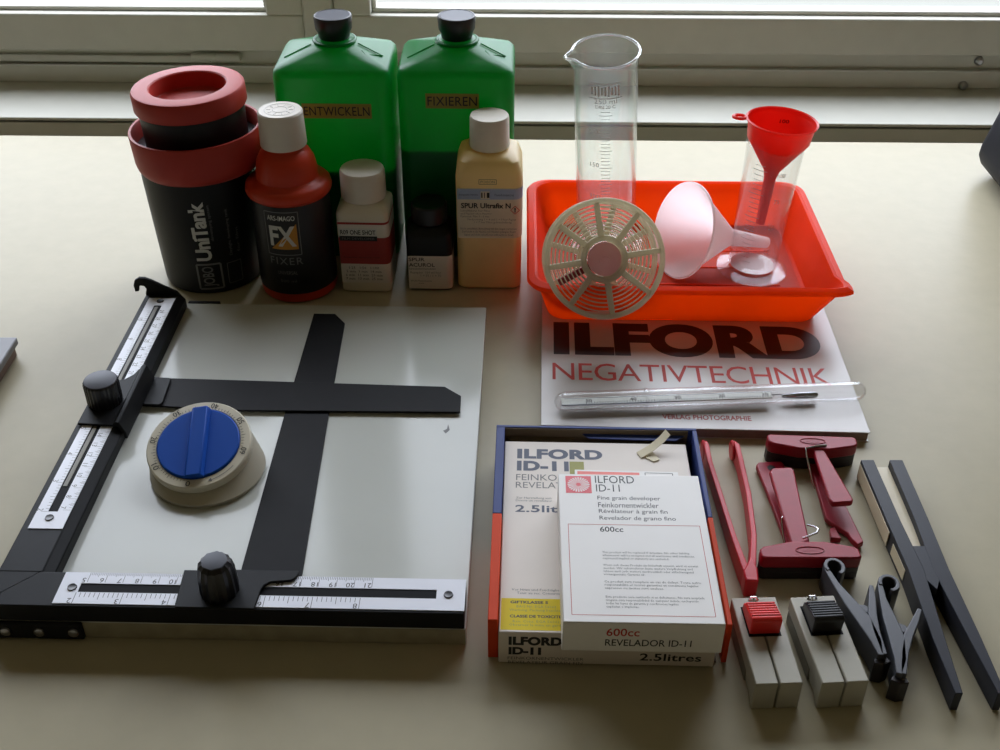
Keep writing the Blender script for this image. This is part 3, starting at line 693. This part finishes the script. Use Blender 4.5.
tag(mb.build('graduation_lines', M_frost, pw_, smooth=0), kind='stuff')
for k, n in enumerate((25, 50, 75, 100)): text(str(n), None, .34, M_frost, pw_, fcy(2.2, FA2 + .35, 2.8 + 2.2 * k), name='number')
rf = thing('red_funnel', 'small red plastic funnel with hanging loop sitting in the clear cylinder', 'funnel', (21.4, 80.55, 14.15), q=Euler((0, math.radians(3.2), 0)).to_quaternion())
rfb = MB().lathe([(2.62, 0), (2.72, .02), (2.76, .14), (2.66, .2), (2.58, .12), (2.4, -1.35), (.62, -4.0), (.48, -4.6), (.36, -8.6), (.26, -8.6), (.38, -4.5), (.5, -3.9), (2.28, -1.4), (2.46, -.4)], 56, close=True).build('funnel_body', M_funr, rf)
mb = MB(); mb.tube([(-3.2 + .48 * math.cos(2 * PI * k / 20), .35 + .36 * math.sin(2 * PI * k / 20), .1) for k in range(20)], .13, 8, closed=True)
mb.build('hanging_loop', M_funr, rf)
text('100', .75, .3, M_inkdred, rfb, lambda x, y: Vector((x + .75, 2.02 - .0 * y - abs(x) * .1, -.75 + y)), bold=.03)

# milky funnel lying on its side
wf, L = axis_thing('white_funnel', 'milky white funnel lying on its side in the orange tray', 'funnel', (14.72, 80.5, 4.9), (22.55, 83.75, 2.0))
MB().lathe([(3.8, 0), (3.92, .02), (3.94, .12), (3.82, .2), (3.3, .75), (.9, 4.6), (.72, 5.0), (.45, L), (.34, L), (.58, 5.0), (.76, 4.55), (3.18, .7), (3.66, .18)], 64, close=True).build('funnel_body', M_funw, wf)

# film reel hung over the front rim of the tray
rl_ = thing('film_reel', 'round beige slotted film reel hooked over the front rim of the orange tray', 'film reel', (7.62, 71.6, 7.3), q=Euler((math.radians(62), 0, 0)).to_quaternion())
def flange(z, off, flip):
    m = Matrix.Translation((0, 0, z))
    fl = MB().torus(4.24, .21, .2, 0, 72, 10, m).build('flange', M_reel, rl_)
    MB().lathe([(1.3, -.25), (1.72, -.25), (1.76, -.1), (1.7, .2), (1.42, .24), (1.3, .1)], 48, m=m, close=True).build('hub_ring', M_reel, fl)
    for k in range(8):
        ang = math.radians(off + 45 * k)
        mb = MB(); mm = m @ Matrix.Rotation(ang, 4, 'Z')
        mb.loft([[mm @ Vector(p) for p in ((x, -w, -.12), (x, w, -.12), (x, w * .8, .12), (x, -w * .8, .12))] for x, w in ((1.6, .25), (4.15, .21))])
        mb.build('spoke', M_reel, fl)
    for k in range(7):
        MB().torus(2.02 + .3 * k, .048, .07, -.03, 64, 6, m).build('spiral_rib', M_reel, fl)
    return fl
flange(0, 9, 1); flange(-4.0, 30, -1)
MB().lathe([(1.32, -.2), (1.5, -.2), (1.5, -3.85), (1.32, -3.85)], 40, close=True).build('core_tube', M_reel, rl_)
cpk = MB().lathe([(.01, -.35), (1.22, -.35), (1.24, -.05), (.9, .06), (.01, .08)], 40).build('core_plug', M_pink, rl_)
MB().tube([(.05 + .42 * math.cos(a_ * .5), -.1 + .3 * math.sin(a_ * .5), .09) for a_ in range(0, 9)], .05, 6).build('moulded_curl', M_pink, cpk)
MB().box((1.2, -.26, -.75), (3.75, .26, -.3), Matrix.Rotation(math.radians(208), 4, 'Z')).build('film_guide', M_dred, rl_, bevel=.08)

# ================================================================== CARTONS
ot = thing('outer_carton', 'open blue and orange carton lying on the table around the white box', 'box', (-.62, 40.75, 0), -1.4)
def duo(mb_fn, name):
    mb_fn(8.2, 16.55).build(name, M_blue, ot); mb_fn(.0, 8.2).build(name, M_orng, ot)
wt, Hc = .55, 3.0
for nm, xa, xb in (('side_wall', 0, wt), ('side_wall', 12.95 - .3, 12.95)):
    MB().box((xa, 8.3, 0), (xb, 16.5, Hc)).build(nm, M_blue, ot, bevel=.05)
    MB().box((xa, 0, 0), (xb, 8.3, Hc)).build(nm, M_orng, ot, bevel=.05)
MB().box((0, 16.5, 0), (12.95, 16.72, Hc)).build('end_wall', M_blue, ot, bevel=.03)
MB().box((wt, 16.42, .1), (12.95 - wt, 16.5, Hc - .05)).build('wall_lining', M_brown, ot)
MB().box((wt, 0, 0), (12.95 - wt, 16.5, .08)).build('carton_floor', M_brown, ot)
MB().prism([(.6, 16.4), (5.2, 16.4), (4.6, 15.95), (1.0, 15.95)], 2.2, 2.3).build('tuck_flap', M_brown, ot)
MB().prism([(5.6, 16.4), (12.2, 16.4), (11.6, 15.9), (9.0, 15.9), (6.0, 16.0)], 2.55, 2.62).build('tuck_flap', M_blue, ot)

ca = thing('developer_carton', 'white developer box with grey blue title and yellow hazard label under the packet', 'box', (-.05, 40.35, .09), -1.4)
MB().box((0, 0, 0), (11.62, 16.05, 2.42)).build('carton', M_carton, ca, bevel=.06)
Fc = lambda x, y: flat((x, y, 2.426)); Ff = lambda x, z: flat((x, -.006, z - .09), (1, 0, 0), (0, 0, 1))
text('ILFORD', 5.4, .98, M_inkblue, ca, Fc(3.5, 14.8), bold=.055, spacing=1.08)
text('ID-11', 3.25, .95, M_inkblue, ca, Fc(2.42, 13.62), bold=.055, spacing=1.08)
text('FEINKORNENTWICKLER', 8.2, .58, M_inkgrey, ca, Fc(4.86, 12.52)); text('REVELATEUR GRAIN FIN', 8.0, .56, M_inkgrey, ca, Fc(4.75, 11.8))
text('Zur Herstellung von\nDonne un revelateur', 2.2, .4, M_inkdim, ca, Fc(1.87, 10.5))
text('2.5litres', 4.1, .62, M_inkblue, ca, Fc(2.8, 9.66), bold=.02, spacing=1.03)
text('Vor Hitze und Feuchtigkeit schuetzen.\nTenir au sec. Conserver au frais.', 3.9, .42, M_inkdim, ca, Fc(2.6, 2.95))
yl = MB().box((.1, .16, 2.42), (3.9, 2.42, 2.428)).build('hazard_label', M_yellow, ca)
Fy = lambda x, y: flat((x, y, 2.432))
text('GIFTKLASSE 5', 2.05, .2, M_ink, yl, Fy(1.62, 2.14), bold=.03); text('CLASSE DE TOXICITE 5', 3.0, .2, M_ink, yl, Fy(2.08, 1.13), bold=.03)
text('BAG Nr. EGA 56062\nWarnung: Packung beachten', 2.9, .48, M_olive, yl, Fy(2.0, 1.68)); text('Rev. Cons. EGA 56062\nObserver la mise en garde', 2.9, .48, M_olive, yl, Fy(2.0, .62))
text('ILFORD', 2.85, .68, M_ink, ca, Ff(1.97, 1.85), bold=.055, spacing=1.05); text('ID-11', 1.75, .6, M_ink, ca, Ff(1.42, 1.06), bold=.055)
text('FEINKORNENTWICKLER\nREVELATEUR GRAIN FIN', 4.1, .55, M_inkgrey, ca, Ff(2.55, .32)); text('2.5litres', 3.3, .58, M_ink, ca, Ff(9.25, .78), bold=.018, spacing=1.03)
tag(MB().box((4.1, 12.9, 2.42), (5.0, 14.1, 2.428)).build('olive_panel', M_olive, ca))

lf = thing('instruction_leaflet', 'salmon edged white paper leaflet tucked between white packet and box', 'leaflet', (4.6, 51.2, 2.54), -2)
MB().box((0, -2, 0), (6.4, 2.2, .12)).build('sheet', M_packet, lf)
MB().box((.15, 1.7, .12), (4.0, 2.05, .128)).build('printed_bar', M_salmon, lf)
mb = MB(); frame2d(mb, flat((5.2, 1.75, .128)), 1.7, .6, .04, 1); mb.build('printed_frame', M_ink, lf, smooth=0)
pf = thing('paper_flap', 'small cream folded paper strip sticking out behind the white box', 'paper', (9.0, 55.4, 2.55), 0)
mb = MB(); mb.loft([[(x, y, z), (x + .25, y - .55, z), (x + .25, y - .55, z + .03), (x, y, z + .03)] for x, y, z in ((-.3, -.2, 0), (.5, .2, .25), (1.2, .65, .6), (1.6, .95, .95))])
mb.prism([(-.3, -.2), (.6, .1), (1.1, -.9), (.7, -1.1)], 0, .04); mb.build('strip', M_paper, pf)

pk = thing('developer_packet', 'small white 600cc developer packet with pink starburst logo lying on top', 'box', (3.24, 39.09, 2.52), -1.1)
PZ = 2.18
MB().box((0, 0, 0), (8.28, 11.55, PZ)).build('packet', M_packet, pk, bevel=.06)
Fp = lambda x, y: flat((x, y, PZ + .006)); Fq = lambda x, z: flat((x, -.006, z - 2.52), (1, 0, 0), (0, 0, 1))
lg = MB().box((.42, 9.85, PZ), (1.92, 11.35, PZ + .006)).build('logo_square', M_pinkred, pk)
mb = MB()
for k in range(24):
    aa = 2 * PI * k / 24; mm = Matrix.Translation((1.17, 10.6, PZ + .008)) @ Matrix.Rotation(aa, 4, 'Z')
    mb.face([mm @ Vector(p) for p in ((.14, -.008, 0), (.62, -.045, 0), (.66, 0, 0), (.62, .045, 0), (.14, .008, 0))])
mb.build('starburst', M_packet, lg, smooth=0)
text('ILFORD', 2.3, .66, M_ink, pk, Fp(3.3, 11.08)); text('ID-11', 1.38, .62, M_ink, pk, Fp(2.87, 10.32))
for k, (s_, w) in enumerate((('Fine grain developer', 3.62), ('Feinkornentwickler', 3.45), ('Révélateur à grain fin', 3.9), ('Revelador de grano fino', 4.3))):
    text(s_, w, .42, M_ink, pk, Fp(2.22 + w / 2 + .012 * k, 9.42 - .56 * k))
text('600cc', 1.3, .42, M_ink, pk, Fp(2.88, 6.86), bold=.012)
mb = MB(); frame2d(mb, flat((4.15, 3.87, PZ + .006)), 7.36, 6.72, .03, 1); mb.build('printed_frame', M_inkred, pk, smooth=0)
paras = (('This product will be replaced if defective. No other liability,\nwhatsoever will be accepted and all warranties and conditions,\nexpressed implied or statutory are excluded.', 5.0, 4.8),
         ('Wenn sich dieses Produkt als fehlerhaft erweist, wird es ersetzt\nwerden. Wir uebernehmen keine weitere Verpflichtung und\nlehnen auch jede weitere ausdruecklich oder stillschweigend\nvorausgesetzte Garantie ab.', 5.1, 3.72),
         ('Ce produit sera remplace en cas de defaut. Toute autre\nresponsabilite et toutes garanties et conditions legales\nexpresses ou tacites sont exclues.', 5.1, 2.62),
         ('Este producto sera sustituido si es defectuoso. No sera aceptada\nninguna otra responsabilidad de cualquier indole, excluyendo\ntodas las leyes de garantia y condiciones legales\nexplicitas o implicitas.', 5.15, 1.42))
for s_, w, y in paras: text(s_, w, .22 * (s_.count('\n') + 1), M_inkgrey, pk, Fp(2.26 + w / 2, y), align='LEFT', line=1.05)
text('600cc', 1.7, .58, M_inkred, pk, Fq(3.1, 4.0), bold=.01); text('REVELADOR ID-11', 4.45, .5, M_ink, pk, Fq(4.45, 3.22), bold=.008)

# ================================================================== TONGS AND CLIPS
rt = thing('red_tongs', 'pair of red plastic print tongs opened in a narrow V beside the cartons', 'tongs', (14.4, 45.6, 0))
def strip(path, w, h0, h1):
    """upright strip following a path: path of (x, y), half width w, from h0 to h1 (per point)"""
    rings = []
    P = [Vector(p) for p in path]
    for i, p in enumerate(P):
        dd = (P[min(i + 1, len(P) - 1)] - P[max(i - 1, 0)]).normalized(); n = Vector((-dd.y, dd.x))
        ww = w[i] if isinstance(w, (list, tuple)) else w; a_, b_ = (h0[i], h1[i]) if isinstance(h1, (list, tuple)) else (h0, h1)
        rings.append([(p.x + n.x * ww, p.y + n.y * ww, a_), (p.x - n.x * ww, p.y - n.y * ww, a_), (p.x - n.x * ww, p.y - n.y * ww, b_), (p.x + n.x * ww, p.y + n.y * ww, b_)])
    return MB().loft(rings)
hh0 = [.1, .02, .02, .15, .2, .2, .1]; hh1 = [1.25, 1.4, 1.4, 1.2, 1.15, 1.1, 1.1]
strip([(-.05, -.25), (-.2, 1.0), (-.4, 3.5), (-.58, 7.2), (-.74, 10.4), (-.78, 11.8), (-.74, 12.5)], [.22, .2, .17, .17, .17, .17, .12], [.1, .02, .02, .1, .15, .05, .3], [1.3, 1.35, 1.3, 1.25, 1.2, 1.45, 1.2]).build('arm', M_tongs, rt, bevel=.06)
strip([(.1, -.25), (.32, 1.0), (.85, 3.5), (1.2, 7.2), (1.3, 10.4), (1.25, 11.8), (1.15, 12.5)], [.22, .2, .17, .17, .17, .17, .12], [.1, .02, .02, .1, .15, .05, .3], [1.3, 1.35, 1.3, 1.25, 1.2, 1.45, 1.2]).build('arm', M_tongs, rt, bevel=.06)
MB().prism([(-.35, -.4), (.4, -.45), (.52, .6), (.3, 1.6), (-.05, .9), (-.35, .4)], .05, 1.42).build('joint', M_tongs, rt, bevel=.1)
for s_, x in ((-1, -.9), (1, 1.02)):
    m = Matrix.Translation((x, 12.05, .75)) @ Matrix.Rotation(PI / 2, 4, 'Y')
    MB().lathe([(.62, -.09), (.7, 0), (.62, .12)], 24, m=m).build('pad', M_tongs, rt, bevel=0)

def red_clip(loc, rz, label, up, lo, springs, hook=None, hole=None):
    """wide jawed film clip: the jaw lies along local x, the two handles run towards local -y"""
    o = thing('film_clip', label, 'clip', loc, rz, 'red wide jawed clips')
    jaw = [(-2.92, .2), (-2.9, -.4), (-2.65, -.62), (-1.0, -1.05), (1.0, -1.05), (2.65, -.62), (2.9, -.4), (2.92, .2), (2.7, .34), (-2.7, .34)]
    tj = MB().prism(jaw, .95, 1.8).build('upper_jaw', M_clipred, o, bevel=.1)
    MB().prism([(x * .985, y * .96) for x, y in jaw], .62, .98).build('rubber_lip', M_rubber, o)
    MB().prism([(x * .99, y * .97) for x, y in jaw], .04, .64).build('lower_jaw', M_rubber, o, bevel=.06)
    MB().prism(up, 1.3, 1.7).build('upper_handle', M_clipred, o, bevel=.1)
    MB().prism(lo, .1, .5).build('lower_handle', M_clipred, o, bevel=.07)
    if hook: MB().prism(hook, .1, .5).build('hook_end', M_clipred, o, bevel=.04)
    if hole: MB().lathe([(.27, .5), (.27, .512)], 20, hole).build('hang_hole', M_rubber, o)
    for sp_ in springs: MB().tube(sp_, .065, 8).build('spring', M_chrome, o)
    mb = MB(); mb.tube([(.82 * math.cos(2 * PI * k / 24), .28 * math.sin(2 * PI * k / 24) - .28, 1.81) for k in range(24)], .035, 5, closed=True)
    mb.build('badge_ring', M_clipred, tj)
    text('AGFA', .95, .3, M_clipred, tj, flat((0, -.28, 1.815)) if abs(rz) < 90 else flat((0, -.28, 1.815), (-1, 0, 0), (0, -1, 0)))
red_clip((20.55, 57.6, 0), -3, 'crimson wide jawed clip with its jaw against the booklet edge',
         [(-.08, -1.0), (.62, -.9), (1.58, -5.7), (1.46, -5.97), (.22, -6.15), (.08, -5.75)],
         [(-.2, -.6), (.6, -.6), (1.49, -4.96), (1.92, -8.2), (1.5, -8.5), (1.2, -7.95), (1.1, -7.5), (.44, -6.8), (0, -6.2), (-.05, -2.3)],
         [[(.8, -.7, 1.86), (.1, -.85, 1.87), (-.6, -1.1, 1.85), (-.62, -1.7, 1.7), (-.45, -3.6, 1.1), (-.3, -3.85, .8)]],
         hook=[(.1, -7.1), (.4, -7.0), (.62, -8.0), (.0, -7.95)])
red_clip((18.1, 46.95, 0), 180, 'crimson wide jawed clip with its jaw at the bottom above the grey clips',
         [(-.19, -.95), (.94, -.95), (.93, -7.48), (.68, -7.81), (-.5, -7.89), (-.65, -7.6)],
         [(.0, -.6), (.7, -.6), (.95, -5.5), (1.26, -9.5), (1.04, -9.8), (-.45, -9.9), (-.6, -9.6), (-.5, -7.2)],
         [[(.22, -1.2, 1.86), (-.72, -1.7, 1.84), (-.9, -2.05, 1.8), (-.8, -2.3, 1.75), (-.4, -2.65, 1.6)],
          [(.98, -1.5, .6), (1.02, -2.6, 1.1), (1.0, -3.3, 1.55), (.85, -3.5, 1.6), (.72, -3.3, 1.3)]], hole=(.32, -9.2))

def grey_clip(loc, rz, mat, label):
    o = thing('film_peg', label, 'clip', loc, rz, 'grey clips with sliding buttons')
    yz = Matrix(((0, 0, 1, 0), (1, 0, 0, 0), (0, 1, 0, 0), (0, 0, 0, 1)))
    for s_ in (-1, 1):
        x0, x1 = (-1.24, -.035) if s_ < 0 else (.035, 1.24)
        MB().prism([(0, .02), (.0, 2.0), (5.95, 2.0), (5.95, 1.08), (1.75, 1.02), (1.6, .55), (1.3, .42), (.75, .42), (.5, .3), (.45, .02)], 0, x1 - x0, Matrix.Translation((x0, 0, 0)) @ yz).build('upper_half', M_grey, o, bevel=.07)
        MB().prism([(1.85, .02), (1.85, .9), (5.95, .96), (5.95, .02)], 0, x1 - x0 - .1, Matrix.Translation((x0 + .05, 0, 0)) @ yz).build('lower_half', M_greyd, o, bevel=.05)
    pr_ = [(3.3, 2.0), (3.22, 3.05), (3.42, 3.2), (4.75, 2.8), (5.1, 2.5), (5.15, 2.0)]
    mb = MB(); mb.loft([[(x, y, z) for y, z in pr_] for x in (-.82, .82)]); bt = mb.build('button', mat, o, bevel=.08)
    for k in range(6):
        y = 3.62 + k * .23; z = 3.19 - (y - 3.45) * .3
        MB().box((-.78, y - .05, z - .06), (.78, y + .05, z + .07)).build('ridge', mat, bt, bevel=.02)
    MB().box((-.88, 3.14, 1.98), (.88, 5.25, 2.015)).build('button_well', M_slot, o)
    MB().tube([(-.3, 5.75, 2.0), (-.2, 5.85, 2.12), (.1, 5.85, 2.12), (.2, 5.75, 2.0)], .06, 6).build('pivot_wire', M_chrome, o)
grey_clip((14.33, 37.4, 0), 2.5, M_btnred, 'grey two part film clip with a red ridged button')
grey_clip((17.75, 37.5, 0), 4.0, M_capb, 'grey two part film clip with a black ridged button')

def ribbon(pts, z0, z1, w, name, mat, parent):
    return strip([(x, y * .94) for x, y in pts], w, z0, z1).build(name, mat, parent, bevel=.05)
def dark_clip(loc, rz, label):
    """sprung clip on its side: a hooked lever and a straight lever crossing at a hinge"""
    o = thing('spring_clip', label, 'clip', loc, rz, 'charcoal plastic spring clips')
    hook = []
    for k in range(11):
        a_ = math.radians(-75 + 28.5 * k); hook.append((-.05 + (.5 - .0 * k) * math.cos(a_), 7.0 + .6 * math.sin(a_)))
    ribbon(hook, .1, 1.9, .12, 'hook', M_dclip, o)
    ribbon([(-.55, 6.9), (-.35, 5.6), (.0, 4.2), (.38, 2.8), (.58, 1.2), (.5, .1)], .15, 1.85, [.14, .2, .36, .44, .32, .16], 'hooked_lever', M_dclip, o)
    ribbon([(1.6, 5.4), (1.35, 4.4), (1.0, 3.2), (.8, 1.8), (.72, .15)], .15, 1.85, [.12, .2, .24, .2, .16], 'straight_lever', M_dclip, o)
    ribbon([(.35, 3.9), (.7, 3.75), (1.1, 3.4)], .3, 1.7, [.2, .28, .18], 'hinge', M_dclip, o)
    ribbon([(.2, .05), (.62, -.1), (1.0, .1)], .02, 1.5, .18, 'jaw', M_rubber, o)
dark_clip((19.6, 39.3, 0), 3, 'charcoal spring clip touching the black buttoned grey clip')
dark_clip((20.2, 38.25, 0), -16, 'charcoal spring clip leaning towards the long black tongs')

bt = thing('black_tongs', 'long black print tongs with ivory inner sides lying at the far right', 'tongs', (24.7, 46.0, 0), 0)
H0, H1 = .05, 1.5
for s_ in (-1, 1):
    # long arm from the sprung far end to the tip
    pth = [(s_ * .93 - .02, 9.75), (s_ * .86, 4.0), (s_ * .72, 0.0), (s_ * .98, -5.0), (s_ * 1.1 + .02, -8.7)]
    w_ = [.42, .42, .46, .34, .2]
    strip(pth, w_, [.05, .05, .05, .05, .05], [1.55, 1.55, 1.55, 1.45, 1.4]).build('arm', M_btong, bt, bevel=.04)
MB().prism([(-.5, 1.9), (.5, 1.9), (.4, -.8), (.0, -1.6), (-.4, -.8)], .1, 1.53).build('joint', M_btong, bt, bevel=.03)
MB().box((-.5, 1.9, .1), (.46, 9.6, 1.05)).build('ivory_spring', M_ivory, bt)
MB().prism([(-1.395, 9.6), (-1.3, 3.2), (-1.345, 3.2), (-1.43, 9.6)], .25, 1.35).build('ivory_side', M_ivory, bt)
MB().prism([(-1.27, 2.4), (-1.2, .2), (-1.235, .2), (-1.31, 2.4)], .4, 1.2).build('ivory_side', M_ivory, bt)

# ================================================================== THINGS AT THE EDGES
sl_ = thing('grey_case', 'corner of a flat grey case at the left edge of the table', 'case', (-36.15, 69.85, 0), 0)
MB().box((-22, -24, .9), (0, 0, 1.5)).build('lid', M_slab, sl_, bevel=.12)
MB().box((-21.9, -23.9, 0), (-.25, -.25, .9)).build('tray', M_slabe, sl_, bevel=.1)
nb = thing('navy_speaker', 'dark navy rounded object standing at the right edge of the table', 'object', (53.05, 97.3, 0), 0)
MB().rrect([(0.0, 4.6, 4.2, 1.4), (.9, 5.8, 4.8, 1.8), (1.5, 6.4, 5.1, 2.0), (2.2, 6.7, 5.2, 2.0), (3.0, 6.65, 5.2, 2.0), (14, 4.4, 4.2, 1.8), (15, 3.6, 3.6, 1.6)]).build('housing', M_navy, nb)
MB().rrect([(0, 4.4, 4.0, 1.3), (.25, 4.4, 4.0, 1.3)]).build('rubber_base', M_rubber, nb)

flush_text()
